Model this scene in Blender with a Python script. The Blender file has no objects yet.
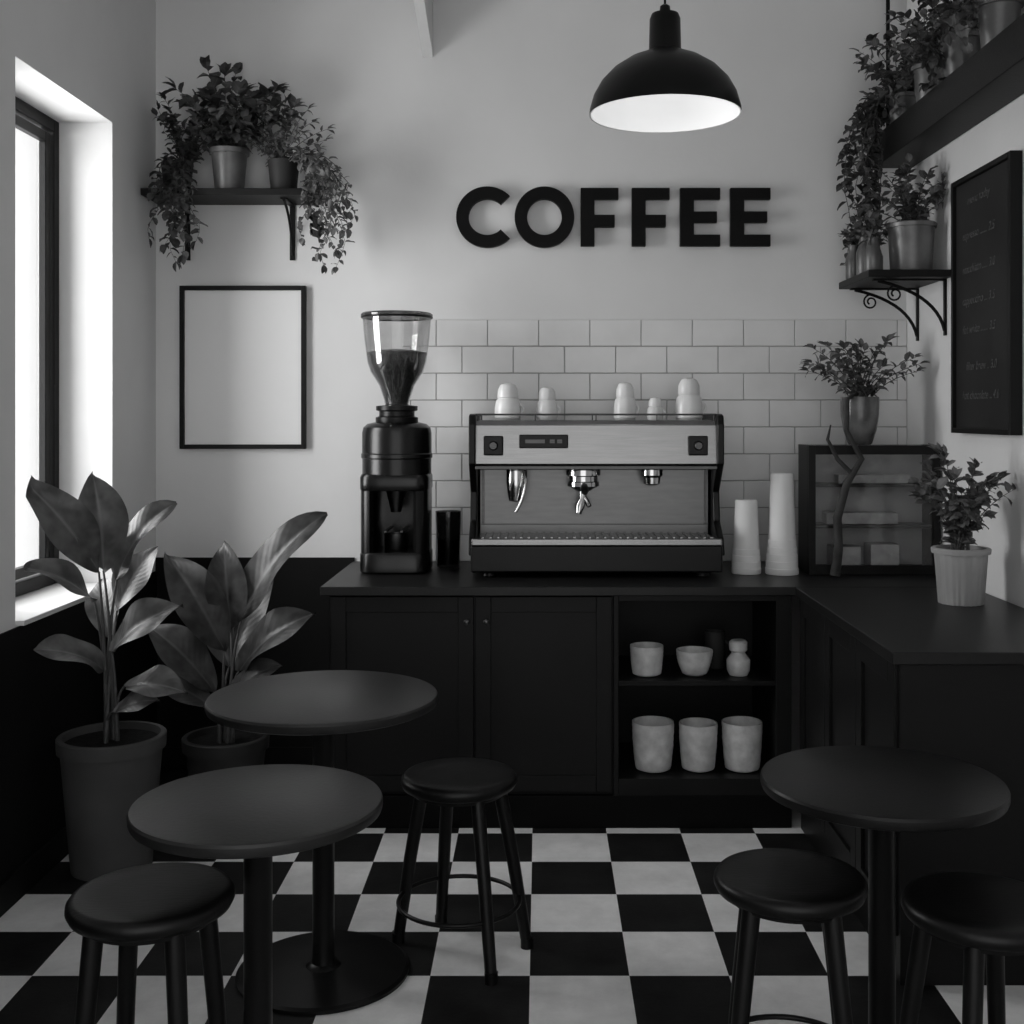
import bpy, bmesh, math, random
from math import sin, cos, pi, radians, sqrt
from mathutils import Vector, Matrix, noise

scene = bpy.context.scene
try:
    scene.view_settings.view_transform = 'Standard'
    scene.view_settings.look = 'None'
except Exception as e:
    print(e)

# ------------------------------------------------------------ materials
def new_mat(name):
    m = bpy.data.materials.new(name)
    m.use_nodes = True
    nt = m.node_tree
    b = nt.nodes['Principled BSDF']
    return m, nt, b

def g(v, a=1.0):
    return (v, v, v, a)

def mat_plain(name, v, rough=0.5, metal=0.0, noise_amt=0.15, nscale=6.0, bump=0.0, bscale=60.0, spec=0.5, stretch=(1,1,1), coat=0.0):
    m, nt, b = new_mat(name)
    tc = nt.nodes.new('ShaderNodeTexCoord')
    mp = nt.nodes.new('ShaderNodeMapping'); mp.inputs['Scale'].default_value = stretch
    nt.links.new(tc.outputs['Object'], mp.inputs['Vector'])
    n = nt.nodes.new('ShaderNodeTexNoise'); n.inputs['Scale'].default_value = nscale; n.inputs['Detail'].default_value = 4
    nt.links.new(mp.outputs[0], n.inputs['Vector'])
    r = nt.nodes.new('ShaderNodeValToRGB')
    r.color_ramp.elements[0].position = 0.3; r.color_ramp.elements[0].color = g(v*(1-noise_amt))
    r.color_ramp.elements[1].position = 0.7; r.color_ramp.elements[1].color = g(min(1, v*(1+noise_amt)))
    nt.links.new(n.outputs['Fac'], r.inputs[0]); nt.links.new(r.outputs[0], b.inputs['Base Color'])
    b.inputs['Roughness'].default_value = rough
    b.inputs['Metallic'].default_value = metal
    b.inputs['Specular IOR Level'].default_value = spec
    b.inputs['Coat Weight'].default_value = coat
    if bump > 0:
        n2 = nt.nodes.new('ShaderNodeTexNoise'); n2.inputs['Scale'].default_value = bscale; n2.inputs['Detail'].default_value = 3
        nt.links.new(mp.outputs[0], n2.inputs['Vector'])
        bp = nt.nodes.new('ShaderNodeBump'); bp.inputs['Strength'].default_value = bump; bp.inputs['Distance'].default_value = 0.004
        nt.links.new(n2.outputs['Fac'], bp.inputs['Height']); nt.links.new(bp.outputs[0], b.inputs['Normal'])
    return m

def mat_emit(name, v, s):
    m, nt, b = new_mat(name)
    b.inputs['Base Color'].default_value = g(v)
    b.inputs['Emission Color'].default_value = g(1)
    b.inputs['Emission Strength'].default_value = s
    return m

def mat_glass(name, rough=0.02, tint=0.95, alpha_mix=0.8):
    m, nt, b = new_mat(name)
    out = nt.nodes['Material Output']
    nt.nodes.remove(b)
    tr = nt.nodes.new('ShaderNodeBsdfTransparent'); tr.inputs[0].default_value = g(tint)
    gl = nt.nodes.new('ShaderNodeBsdfGlossy'); gl.inputs['Roughness'].default_value = rough; gl.inputs[0].default_value = g(0.7)
    fr = nt.nodes.new('ShaderNodeLayerWeight'); fr.inputs['Blend'].default_value = 0.3
    mp = nt.nodes.new('ShaderNodeMapRange'); mp.inputs['To Min'].default_value = 0.04; mp.inputs['To Max'].default_value = alpha_mix
    nt.links.new(fr.outputs['Facing'], mp.inputs['Value'])
    mx = nt.nodes.new('ShaderNodeMixShader')
    nt.links.new(mp.outputs[0], mx.inputs[0]); nt.links.new(tr.outputs[0], mx.inputs[1]); nt.links.new(gl.outputs[0], mx.inputs[2])
    nt.links.new(mx.outputs[0], out.inputs[0])
    return m

def mat_leaf(name, v, rough=0.45, veins=0.12, contrast=0.5, spec=0.4, rib=2.4):
    m, nt, b = new_mat(name)
    uv = nt.nodes.new('ShaderNodeUVMap')
    sep = nt.nodes.new('ShaderNodeSeparateXYZ'); nt.links.new(uv.outputs[0], sep.inputs[0])
    a = nt.nodes.new('ShaderNodeMath'); a.operation = 'SUBTRACT'; a.inputs[1].default_value = 0.5; nt.links.new(sep.outputs[0], a.inputs[0])
    ab = nt.nodes.new('ShaderNodeMath'); ab.operation = 'ABSOLUTE'; nt.links.new(a.outputs[0], ab.inputs[0])
    m1 = nt.nodes.new('ShaderNodeMath'); m1.operation = 'MULTIPLY'; m1.inputs[1].default_value = 0.5; nt.links.new(ab.outputs[0], m1.inputs[0])
    s1 = nt.nodes.new('ShaderNodeMath'); s1.operation = 'SUBTRACT'; nt.links.new(sep.outputs[1], s1.inputs[0]); nt.links.new(m1.outputs[0], s1.inputs[1])
    k = nt.nodes.new('ShaderNodeMath'); k.operation = 'MULTIPLY'; k.inputs[1].default_value = 75; nt.links.new(s1.outputs[0], k.inputs[0])
    sn = nt.nodes.new('ShaderNodeMath'); sn.operation = 'SINE'; nt.links.new(k.outputs[0], sn.inputs[0])
    mid = nt.nodes.new('ShaderNodeMapRange'); mid.inputs['From Min'].default_value = 0.0; mid.inputs['From Max'].default_value = 0.05
    mid.inputs['To Min'].default_value = 1; mid.inputs['To Max'].default_value = 0
    nt.links.new(ab.outputs[0], mid.inputs['Value'])
    tc = nt.nodes.new('ShaderNodeTexCoord')
    n = nt.nodes.new('ShaderNodeTexNoise'); n.inputs['Scale'].default_value = 14; nt.links.new(tc.outputs['Object'], n.inputs['Vector'])
    ramp = nt.nodes.new('ShaderNodeValToRGB')
    ramp.color_ramp.elements[0].position = 0.35; ramp.color_ramp.elements[0].color = g(v*(1-contrast))
    ramp.color_ramp.elements[1].position = 0.68; ramp.color_ramp.elements[1].color = g(v*(1+contrast))
    nt.links.new(n.outputs['Fac'], ramp.inputs[0])
    mx = nt.nodes.new('ShaderNodeMix'); mx.data_type = 'RGBA'
    mx.inputs['B'].default_value = g(min(1, v*rib))
    f = nt.nodes.new('ShaderNodeMath'); f.operation = 'MULTIPLY'; f.inputs[1].default_value = 0.6
    nt.links.new(mid.outputs[0], f.inputs[0]); nt.links.new(f.outputs[0], mx.inputs['Factor'])
    nt.links.new(ramp.outputs[0], mx.inputs['A'])
    nt.links.new(mx.outputs['Result'], b.inputs['Base Color'])
    b.inputs['Roughness'].default_value = rough
    b.inputs['Specular IOR Level'].default_value = spec
    if veins > 0:
        bp = nt.nodes.new('ShaderNodeBump'); bp.inputs['Strength'].default_value = veins; bp.inputs['Distance'].default_value = 0.0015
        nt.links.new(sn.outputs[0], bp.inputs['Height']); nt.links.new(bp.outputs[0], b.inputs['Normal'])
    return m

M_wall = mat_plain('wall_paint', 0.70, 0.85, noise_amt=0.04, nscale=2.0, bump=0.15, bscale=40)
M_wains = mat_plain('wainscot_paint', 0.004, 0.6, noise_amt=0.2, nscale=3, spec=.15)
M_ceil = mat_plain('ceiling_paint', 0.7, 0.9, noise_amt=0.03)
M_white = mat_plain('white_trim_paint', 0.65, 0.6, noise_amt=0.03)
M_tile = mat_plain('glazed_tile', 0.66, 0.25, noise_amt=0.06, nscale=5, bump=0.06, bscale=12)
M_grout = mat_plain('grout', 0.38, 0.9, noise_amt=0.1)
M_cab = mat_plain('cabinet_paint', 0.0055, 0.45, noise_amt=0.2, nscale=4, bump=0.05, spec=.18)
M_cabin = mat_plain('cabinet_interior', 0.003, 0.7, noise_amt=0.2, spec=.1)
M_top = mat_plain('countertop_stone', 0.006, 0.4, noise_amt=0.3, nscale=8, spec=.28)
M_shelf = mat_plain('shelf_wood', 0.006, 0.5, noise_amt=0.4, nscale=8, stretch=(1,8,8), bump=0.2, bscale=20, spec=.2)
M_iron = mat_plain('black_iron', 0.003, 0.45, noise_amt=0.2, spec=.2)
M_black = mat_plain('black_plastic', 0.003, 0.35, noise_amt=0.2, spec=.22)
M_gloss = mat_plain('black_gloss', 0.003, 0.27, noise_amt=0.2, spec=.35)
M_steel = mat_plain('brushed_steel', 0.235, 0.27, 1.0, noise_amt=0.08, nscale=8, stretch=(1,1,30), bump=0.03, bscale=60)
M_steel_p = mat_plain('brushed_panel', 0.115, 0.30, 1.0, noise_amt=0.07, nscale=5, stretch=(2,1,12), bump=0.02, bscale=60)
M_steel_d = mat_plain('dark_steel', 0.08, 0.35, 1.0, noise_amt=0.15, nscale=8, stretch=(1,1,20))
M_chrome = mat_plain('chrome', 0.55, 0.10, 1.0, noise_amt=0.03)
M_table = mat_plain('table_laminate', 0.014, 0.38, noise_amt=0.2, nscale=7, bump=0.12, bscale=90, spec=.38)
M_tabled = mat_plain('table_laminate_black', 0.006, 0.38, noise_amt=0.2, nscale=7, bump=0.12, bscale=90, spec=.25)
M_stool = mat_plain('stool_wood', 0.004, 0.38, noise_amt=0.3, nscale=6, stretch=(1,6,1), bump=0.15, bscale=30, spec=.25)
M_leg = mat_plain('metal_leg', 0.004, 0.35, noise_amt=0.15, spec=.22)
M_ceramic = mat_plain('white_ceramic', 0.70, 0.3, noise_amt=0.08, nscale=9)
M_ceramic2 = mat_plain('speckled_ceramic', 0.60, 0.45, noise_amt=0.22, nscale=22)
M_paper = mat_plain('paper_cup', 0.70, 0.7, noise_amt=0.04)
M_print = mat_plain('blank_paper', 0.76, 0.6, noise_amt=0.02, nscale=1.5)
M_sign = mat_plain('sign_black', 0.003, 0.5, noise_amt=0.2, spec=.12)
M_pot = mat_plain('grey_clay_pot', 0.055, 0.6, noise_amt=0.2, nscale=5, bump=0.1, bscale=30, spec=.3)
M_potd = mat_plain('dark_clay_pot', 0.02, 0.6, noise_amt=0.2, nscale=5, spec=.3)
M_potl = mat_plain('light_pot', 0.30, 0.5, noise_amt=0.15, nscale=5)
M_tin = mat_plain('tin_pot', 0.12, 0.4, 0.3, noise_amt=0.4, nscale=9)
M_soil = mat_plain('soil', 0.01, 0.95, noise_amt=0.5, nscale=40, bump=0.8, bscale=60, spec=.1)
M_beans = mat_plain('coffee_beans', 0.03, 0.4, noise_amt=0.7, nscale=60, bump=1.0, bscale=90)
M_board = mat_plain('chalkboard', 0.016, 0.6, noise_amt=0.3, nscale=3, spec=.2)
M_chalk = mat_plain('chalk', 0.07, 0.9, noise_amt=0.6, nscale=60)
M_glass = mat_glass('clear_glass', 0.02, 0.93, 0.5)
M_smoke = mat_glass('smoked_glass', 0.05, 0.35, 0.4)
M_case = mat_glass('case_glass', 0.05, 0.85, 0.3)
M_leaf = mat_leaf('leaf_small', 0.10)
M_leafd = mat_leaf('leaf_dark', 0.055)
M_leafbig = mat_leaf('leaf_large', 0.085, 0.38, contrast=0.45)
M_leafbigd = mat_leaf('leaf_large_dark', 0.04, 0.4, contrast=0.45, spec=.3)
M_stem = mat_plain('stem', 0.05, 0.6, noise_amt=0.3, nscale=20)
M_bark = mat_plain('bark', 0.025, 0.85, noise_amt=0.5, nscale=20, bump=0.6, bscale=40)
M_bulb = mat_emit('lamp_bulb', 1.0, 0.9)
M_lampin = mat_plain('lamp_enamel_white', 0.7, 0.5, noise_amt=0.02)

# floor: checkerboard
T = 0.284
def mat_floor():
    m, nt, b = new_mat('checker_floor')
    tc = nt.nodes.new('ShaderNodeTexCoord')
    mp = nt.nodes.new('ShaderNodeMapping')
    mp.inputs['Location'].default_value = (-(0.255)/T + 21, -(3.906)/T + 20, 0.5)
    mp.inputs['Scale'].default_value = (1/T, 1/T, 0.0)
    nt.links.new(tc.outputs['Object'], mp.inputs['Vector'])
    # slight hand-laid waviness of the joints
    ck = nt.nodes.new('ShaderNodeTexChecker'); ck.inputs['Scale'].default_value = 1.0
    ck.inputs['Color1'].default_value = g(0.0); ck.inputs['Color2'].default_value = g(1.0)
    nt.links.new(mp.outputs[0], ck.inputs['Vector'])
    n = nt.nodes.new('ShaderNodeTexNoise'); n.inputs['Scale'].default_value = 5; n.inputs['Detail'].default_value = 8; n.inputs['Roughness'].default_value = 0.7
    nt.links.new(tc.outputs['Object'], n.inputs['Vector'])
    rw = nt.nodes.new('ShaderNodeValToRGB'); rw.color_ramp.elements[0].position=.3; rw.color_ramp.elements[0].color=g(.62); rw.color_ramp.elements[1].position=.65; rw.color_ramp.elements[1].color=g(.82)
    rb = nt.nodes.new('ShaderNodeValToRGB'); rb.color_ramp.elements[0].position=.3; rb.color_ramp.elements[0].color=g(.003); rb.color_ramp.elements[1].position=.7; rb.color_ramp.elements[1].color=g(.018)
    nt.links.new(n.outputs[0], rw.inputs[0]); nt.links.new(n.outputs[0], rb.inputs[0])
    mx = nt.nodes.new('ShaderNodeMix'); mx.data_type='RGBA'
    nt.links.new(ck.outputs['Fac'], mx.inputs['Factor']); nt.links.new(rb.outputs[0], mx.inputs['A']); nt.links.new(rw.outputs[0], mx.inputs['B'])
    nt.links.new(mx.outputs['Result'], b.inputs['Base Color'])
    b.inputs['Roughness'].default_value = 0.55
    b.inputs['Specular IOR Level'].default_value = 0.2
    n2 = nt.nodes.new('ShaderNodeTexNoise'); n2.inputs['Scale'].default_value=70
    nt.links.new(tc.outputs['Object'], n2.inputs['Vector'])
    bp = nt.nodes.new('ShaderNodeBump'); bp.inputs['Strength'].default_value=.15; bp.inputs['Distance'].default_value=.003
    nt.links.new(n2.outputs[0], bp.inputs['Height']); nt.links.new(bp.outputs[0], b.inputs['Normal'])
    return m
M_floor = mat_floor()

# ------------------------------------------------------------ mesh helpers
def empty(name, loc=(0,0,0)):
    e = bpy.data.objects.new(name, None)
    e.location = loc
    e.empty_display_size = 0.05
    scene.collection.objects.link(e)
    return e

def link(name, me, mat, parent=None, smooth=None):
    o = bpy.data.objects.new(name, me)
    scene.collection.objects.link(o)
    if mat is not None:
        me.materials.append(mat)
    if smooth is not None:
        for p in me.polygons: p.use_smooth = True
        me.set_sharp_from_angle(angle=radians(smooth))
    if parent is not None:
        o.parent = parent
        o.matrix_parent_inverse = Matrix.Translation(-Vector(parent.location))
    return o

def bm_link(name, bm, mat, parent=None, smooth=None, recalc=True):
    if recalc:
        bmesh.ops.recalc_face_normals(bm, faces=bm.faces)
    me = bpy.data.meshes.new(name)
    bm.to_mesh(me); bm.free()
    return link(name, me, mat, parent, smooth)

def add_box(bm, x0,x1,y0,y1,z0,z1):
    vs = [bm.verts.new(p) for p in [(x0,y0,z0),(x1,y0,z0),(x1,y1,z0),(x0,y1,z0),(x0,y0,z1),(x1,y0,z1),(x1,y1,z1),(x0,y1,z1)]]
    for f in [(0,3,2,1),(4,5,6,7),(0,1,5,4),(1,2,6,5),(2,3,7,6),(3,0,4,7)]:
        bm.faces.new([vs[i] for i in f])

def boxes(name, lst, mat, parent=None, bevel=0.0, seg=2):
    bm = bmesh.new()
    for b in lst: add_box(bm, *b)
    o = bm_link(name, bm, mat, parent)
    if bevel > 0:
        md = o.modifiers.new('bevel', 'BEVEL'); md.width = bevel; md.segments = seg; md.limit_method = 'ANGLE'
        for p in o.data.polygons: p.use_smooth = True
        o.data.set_sharp_from_angle(angle=radians(89))
        md.harden_normals = True
    return o

def box(name, x0,x1,y0,y1,z0,z1, mat, parent=None, bevel=0.0, seg=2):
    return boxes(name, [(x0,x1,y0,y1,z0,z1)], mat, parent, bevel, seg)

def add_lathe(bm, prof, c, seg=48, fn=None, axis=None):
    rings = []
    cx, cy, cz = c
    for (r, z) in prof:
        if r < 1e-5:
            rings.append([bm.verts.new((cx, cy, cz+z))])
        else:
            ring = []
            for i in range(seg):
                a = 2*pi*i/seg
                rr = r*(fn(a, z) if fn else 1)
                ring.append(bm.verts.new((cx+rr*cos(a), cy+rr*sin(a), cz+z)))
            rings.append(ring)
    for k in range(len(rings)-1):
        A, B = rings[k], rings[k+1]
        for i in range(seg):
            j = (i+1) % seg
            if len(A)==1 and len(B)==1: continue
            if len(A)==1: bm.faces.new([A[0], B[i], B[j]])
            elif len(B)==1: bm.faces.new([A[i], A[j], B[0]])
            else: bm.faces.new([A[i], A[j], B[j], B[i]])

def lathe(name, prof, c, mat, parent=None, seg=48, fn=None, smooth=35):
    bm = bmesh.new(); add_lathe(bm, prof, c, seg, fn)
    return bm_link(name, bm, mat, parent, smooth)

def add_tube(bm, pts, radii, seg=8):
    pts = [Vector(p) for p in pts]
    n = len(pts)
    if not hasattr(radii, '__len__'): radii = [radii]*n
    up = Vector((0.13, 0.21, 0.97)).normalized()
    prev = None; rings = []
    for i in range(n):
        t = (pts[min(i+1,n-1)] - pts[max(i-1,0)])
        if t.length < 1e-8: t = Vector((0,0,1))
        t.normalize()
        if prev is None:
            u = t.cross(up)
            if u.length < 1e-3: u = t.cross(Vector((1,0,0)))
        else:
            u = prev - t*prev.dot(t)
        u.normalize(); prev = u
        v = t.cross(u)
        rings.append([bm.verts.new(pts[i] + (u*cos(2*pi*k/seg)+v*sin(2*pi*k/seg))*radii[i]) for k in range(seg)])
    for i in range(n-1):
        for k in range(seg):
            j = (k+1)%seg
            bm.faces.new([rings[i][k], rings[i][j], rings[i+1][j], rings[i+1][k]])
    bm.faces.new(rings[0][::-1]); bm.faces.new(rings[-1])

def tube(name, pts, radii, mat, parent=None, seg=10, smooth=50):
    bm = bmesh.new(); add_tube(bm, pts, radii, seg)
    return bm_link(name, bm, mat, parent, smooth)

def torus(name, c, R, r, mat, parent=None, seg=48):
    bm = bmesh.new()
    rings=[]
    for i in range(seg):
        a=2*pi*i/seg
        rings.append([bm.verts.new((c[0]+(R+r*cos(2*pi*k/10))*cos(a), c[1]+(R+r*cos(2*pi*k/10))*sin(a), c[2]+r*sin(2*pi*k/10))) for k in range(10)])
    for i in range(seg):
        A,B=rings[i],rings[(i+1)%seg]
        for k in range(10):
            j=(k+1)%10
            bm.faces.new([A[k],B[k],B[j],A[j]])
    return bm_link(name,bm,mat,parent,60)

def bez(p0,p1,p2,n=10):
    p0,p1,p2=Vector(p0),Vector(p1),Vector(p2)
    return [p0*(1-t)**2+p1*2*t*(1-t)+p2*t*t for t in [i/(n-1) for i in range(n)]]

# ------------------------------------------------------------ leaves
def add_leaf(bm, uvl, base, d, nrm, L, W, bend=0.3, fold=0.25, n=5, across=2, wav=0.0, clamp=None, peak=0.45, rng=random):
    d = Vector(d).normalized(); nrm = Vector(nrm)
    s = d.cross(nrm)
    if s.length < 1e-3: s = d.cross(Vector((1,0.3,0.2)))
    s.normalize(); nn = s.cross(d).normalized()
    p = Vector(base); rows=[]
    ph = rng.random()*6
    cur = d.copy()
    step = L/n
    for i in range(n+1):
        t = i/n
        w = W*0.5*(sin(pi*min(1,t**(math.log(0.5)/math.log(peak))))**0.8 if 0<t<1 else 0.0)
        w = max(w, 0.0008)
        row=[]
        for k in range(-across, across+1):
            q = k/across
            off = s*w*q + nn*abs(q)*w*fold + nn*wav*W*sin(ph+t*9+q*1.5)*abs(q)
            v = p+off
            if clamp: v = clampv(v, clamp)
            row.append(bm.verts.new(v))
        rows.append(row)
        ang = -bend/n*(0.5+t)
        cur = (cur*cos(ang) + nn*sin(ang)).normalized()
        nn = s.cross(cur).normalized()
        p = p + cur*step
    m = 2*across
    for i in range(n):
        for k in range(m):
            f = bm.faces.new([rows[i][k], rows[i][k+1], rows[i+1][k+1], rows[i+1][k]])
            f.smooth = True
            for lp, (uu,vv) in zip(f.loops, [(k/m,i/n),((k+1)/m,i/n),((k+1)/m,(i+1)/n),(k/m,(i+1)/n)]):
                lp[uvl].uv = (uu,vv)

def clampv(v, c):
    v=Vector((min(max(v[0],c[0]),c[1]), min(max(v[1],c[2]),c[3]), max(v[2],c[4])))
    if len(c)>5:
        if c[5]=='U' and v[2]<2.85 and v[0]>1.475: v[0]=1.475 - .01*(2.85-v[2])
        if c[5]=='L' and v[2]<2.59 and v[0]<-.975 and v[1]>5.04: v[1]=5.035
    return v

def foliage(name, parent, stems, rng, mat, leafL=0.05, leafW=0.03, gap=0.02, stem_r=0.003, clamp=None, tip=True, start=0.15, bend=0.6):
    bm = bmesh.new(); uvl = bm.loops.layers.uv.new('UVMap')
    bs = bmesh.new()
    for st in stems:
        st=[Vector(p) for p in st]
        if clamp: st=[clampv(p,clamp) for p in st]
        n=len(st)
        add_tube(bs, st, [stem_r*(1-0.7*i/(n-1)) for i in range(n)], 5)
        total=sum((st[i+1]-st[i]).length for i in range(n-1))
        dist=0; nxt=total*start; side=rng.random()*6
        for i in range(n-1):
            seg=(st[i+1]-st[i]); l=seg.length
            if l<1e-6: continue
            while nxt < dist+l:
                t=(nxt-dist)/l
                p=st[i]+seg*t
                dr=seg.normalized()
                side+=2.4+rng.uniform(-.4,.4)
                u=dr.cross(Vector((0.3,0.2,1)));
                if u.length<1e-3: u=Vector((1,0,0))
                u.normalize(); v=dr.cross(u)
                out=(u*cos(side)+v*sin(side)+dr*0.5+Vector((0,0,0.15))).normalized()
                sz=rng.uniform(.6,1.25)
                add_leaf(bm,uvl,p,out,Vector((rng.uniform(-.5,.5),rng.uniform(-.8,.2),1)),leafL*sz,leafW*sz,bend*rng.uniform(.3,2),rng.uniform(.1,.5),4,1,0.06,clamp,0.45,rng)
                nxt+=gap*rng.uniform(.7,1.3)
            dist+=l
        if tip:
            d=(st[-1]-st[-2])
            for _ in range(3):
                dd=d.normalized()+Vector((rng.uniform(-.6,.6),rng.uniform(-.6,.6),rng.uniform(-.2,.5)))
                add_leaf(bm,uvl,st[-1],dd,Vector((rng.uniform(-.4,.4),-.3,1)),leafL,leafW,bend,0.25,4,1,0.03,clamp,0.45,rng)
    bm_link('leaves', bm, mat, parent, None, recalc=False)
    bm_link('stems', bs, M_stem, parent, 60)

def bush(rng, c, n, h, spread, az=(0,2*pi), ysq=0.7):
    out=[]
    for _ in range(n):
        a=rng.uniform(*az); r=spread*sqrt(rng.uniform(.02,1)); hh=h*rng.uniform(.45,1.0)*(1-0.35*(r/spread)**2)
        c0=Vector(c)+Vector((rng.uniform(-.03,.03),rng.uniform(-.03,.03),-0.01))
        e=Vector(c)+Vector((r*cos(a), r*sin(a)*ysq, hh))
        m=Vector(c)+Vector((r*cos(a)*.3, r*sin(a)*.3*ysq, hh*.7))
        out.append(bez(c0,m,e,8))
    return out

def trail(rng, c, n, out_d, drop, dirv, jitter=0.5, up=0.06):
    res=[]
    dv=Vector(dirv).normalized()
    for _ in range(n):
        d=(dv+Vector((rng.uniform(-jitter,jitter),rng.uniform(-jitter,jitter),0))).normalized()
        o=out_d*rng.uniform(.4,1.15); dr=drop*rng.uniform(.3,1.05)
        p0=Vector(c)
        p1=p0+d*o*.6+Vector((0,0,up*rng.uniform(.6,1.8)))
        p2=p0+d*o+Vector((0,0,-dr*.3))
        p3=p0+d*o*rng.uniform(.9,1.2)+Vector((rng.uniform(-.05,.05),0,-dr))
        pts=bez(p0,p1,p2,7)
        k=6
        for i in range(1,k+1):
            t=i/k
            q=p2.lerp(p3,t)+Vector((.018*sin(t*8+_),.014*cos(t*7+_),0))
            pts.append(q)
        res.append(pts)
    return res

def pot(name_parent, c, rt, rb, h, mat, wall=0.008, rim=0.0, ribs=0, soil=True):
    prof=[(0,0),(rb,0),(rb+.002,.004)]
    if rim>0:
        prof+=[(rb+(rt-rb)*.86, h-rim),(rt+.006,h-rim+.001),(rt+.008,h-.004),(rt+.004,h)]
    else:
        prof+=[((rb+rt)/2,h*.5),(rt,h-.003),(rt-.002,h)]
    prof+=[(rt-wall,h),(rt-wall-.003,h-.03),(0,h-.032)] if soil else [(rt-wall,h),(rb-wall+.001,.012),(0,.012)]
    fn=None
    if ribs:
        fn=lambda a,z: 1+0.02*(1 if sin(a*ribs)>0 else -1)*(1 if z<h-.03 else 0)
    lathe('pot_body', prof, c, mat, name_parent, 96 if ribs else 48, fn)
    if soil:
        lathe('soil', [(0,h-.022),(rt-wall-.002,h-.026)], c, M_soil, name_parent, 32)

# ------------------------------------------------------------ ROOM
XL, XR, YB, ZC, YF = -1.74, 1.66, 5.30, 3.50, -1.2
WY0, WY1, WZ0, WZ1 = 3.88, 4.76, 0.90, 2.79   # window opening
box('floor', XL-.3, XR+.2, YF, YB+.2, -.1, 0, M_floor)
box('ceiling', XL-.3, XR+.2, YF, YB+.2, ZC, ZC+.1, M_ceil)
box('wall_back', XL-.3, XR+.2, YB, YB+.2, 0, ZC, M_wall)
box('wall_right', XR, XR+.2, YF, YB, 0, ZC, M_wall)
boxes('wall_left', [(XL-.3,XL,YF,WY0,0,ZC),(XL-.3,XL,WY1,YB,0,ZC),(XL-.3,XL,WY0,WY1,0,WZ0),(XL-.3,XL,WY0,WY1,WZ1,ZC)], M_wall)
box('trim_1', XL+.0005, XL+.008, YF, YB-.009, 0, .895, M_wains)
box('trim_2', XL+.0005, -.84, YB-.008, YB-.0005, 0, .955, M_wains)
box('baseboard_left', XL+.009, XL+.024, YF, YB-.025, 0, .1, M_wains, None, .003)
box('baseboard_back', XL+.025, -.84, YB-.024, YB-.009, 0, .1, M_wains, None, .003)
box('trim_3', XL-.29, XL+.03, WY0+.001, WY1-.001, WZ0-.0, WZ0+.018, M_white, None, .003)
# window
w = empty('window_1', (XL-.22, (WY0+WY1)/2, WZ0))
fx0, fx1 = XL-.27, XL-.215
f=.05
z0w=WZ0+.02
boxes('frame', [(fx0,fx1,WY0,WY0+f,z0w,WZ1),(fx0,fx1,WY1-f,WY1,z0w,WZ1),(fx0,fx1,WY0+f,WY1-f,z0w,z0w+f),(fx0,fx1,WY0+f,WY1-f,WZ1-f,WZ1)], M_iron, w, .004)
sx0,sx1=XL-.255,XL-.225
a0,a1=WY0+f+.01,WY1-f-.012
boxes('sash', [(sx0,sx1,a0,a0+f,z0w+f+.01,WZ1-f-.01),(sx0,sx1,a1-.045,a1,z0w+f+.01,WZ1-f-.01),(sx0,sx1,a0+f,a1-.045,z0w+f+.01,z0w+2*f),(sx0,sx1,a0+f,a1-.045,WZ1-2*f,WZ1-f-.01)], M_black, w, .004)
box('glass', XL-.243,XL-.239,a0+.02,a1-.02,z0w+f+.02,WZ1-f-.02, M_glass, w)
# ceiling gusset on back wall
bm=bmesh.new()
tri=[(5.299,3.22),(5.299,3.498),(4.35,3.498)]
A=[bm.verts.new((-.53,y,z)) for y,z in tri]; B=[bm.verts.new((-.485,y,z)) for y,z in tri]
bm.faces.new(A); bm.faces.new(B[::-1])
for i in range(3): bm.faces.new([A[i],A[(i+1)%3],B[(i+1)%3],B[i]])
bm_link('trim_4', bm, M_ceil)
p=empty('wall_conduit',(1.57,5.28,2.85))
tube('pipe',[(1.57,5.28,2.85),(1.57,5.28,3.2),(1.57,5.28,3.498)],.009,M_iron,p)
boxes('clips',[(1.555,1.585,5.27,5.299,3.3,3.32),(1.555,1.585,5.27,5.299,2.95,2.97)],M_iron,p)

CT=.94
# ------------------------------------------------------------ tile backsplash
tb = empty('tile_backsplash', (.5,YB,.93))
tx0,tx1,tz0,tz1=-.62,XR-.002,CT+.001,2.03
box('grout', tx0,tx1,YB-.008,YB-.0005,tz0,tz1, M_grout, tb)
bm=bmesh.new()
tw,th,gp=.2315,.1215,.0035
rows=int((tz1-tz0)/th)+1
for r in range(rows):
    zt=tz1-r*th; zb=max(zt-th+gp, tz0)
    if zt-zb<.01: continue
    off=(0.195 if r%2 else 0.08)
    x=tx0-off-.0
    while x<tx1:
        xa=max(x+gp/2,tx0); xb=min(x+tw-gp/2,tx1)
        if xb-xa>.01:
            add_box(bm,xa,xb,YB-.0135,YB-.007,zb,zt)
        x+=tw
o=bm_link('tiles',bm,M_tile,tb)
md=o.modifiers.new('b','BEVEL'); md.width=.003; md.segments=3
for pp in o.data.polygons: pp.use_smooth=True
md.harden_normals=True

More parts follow.
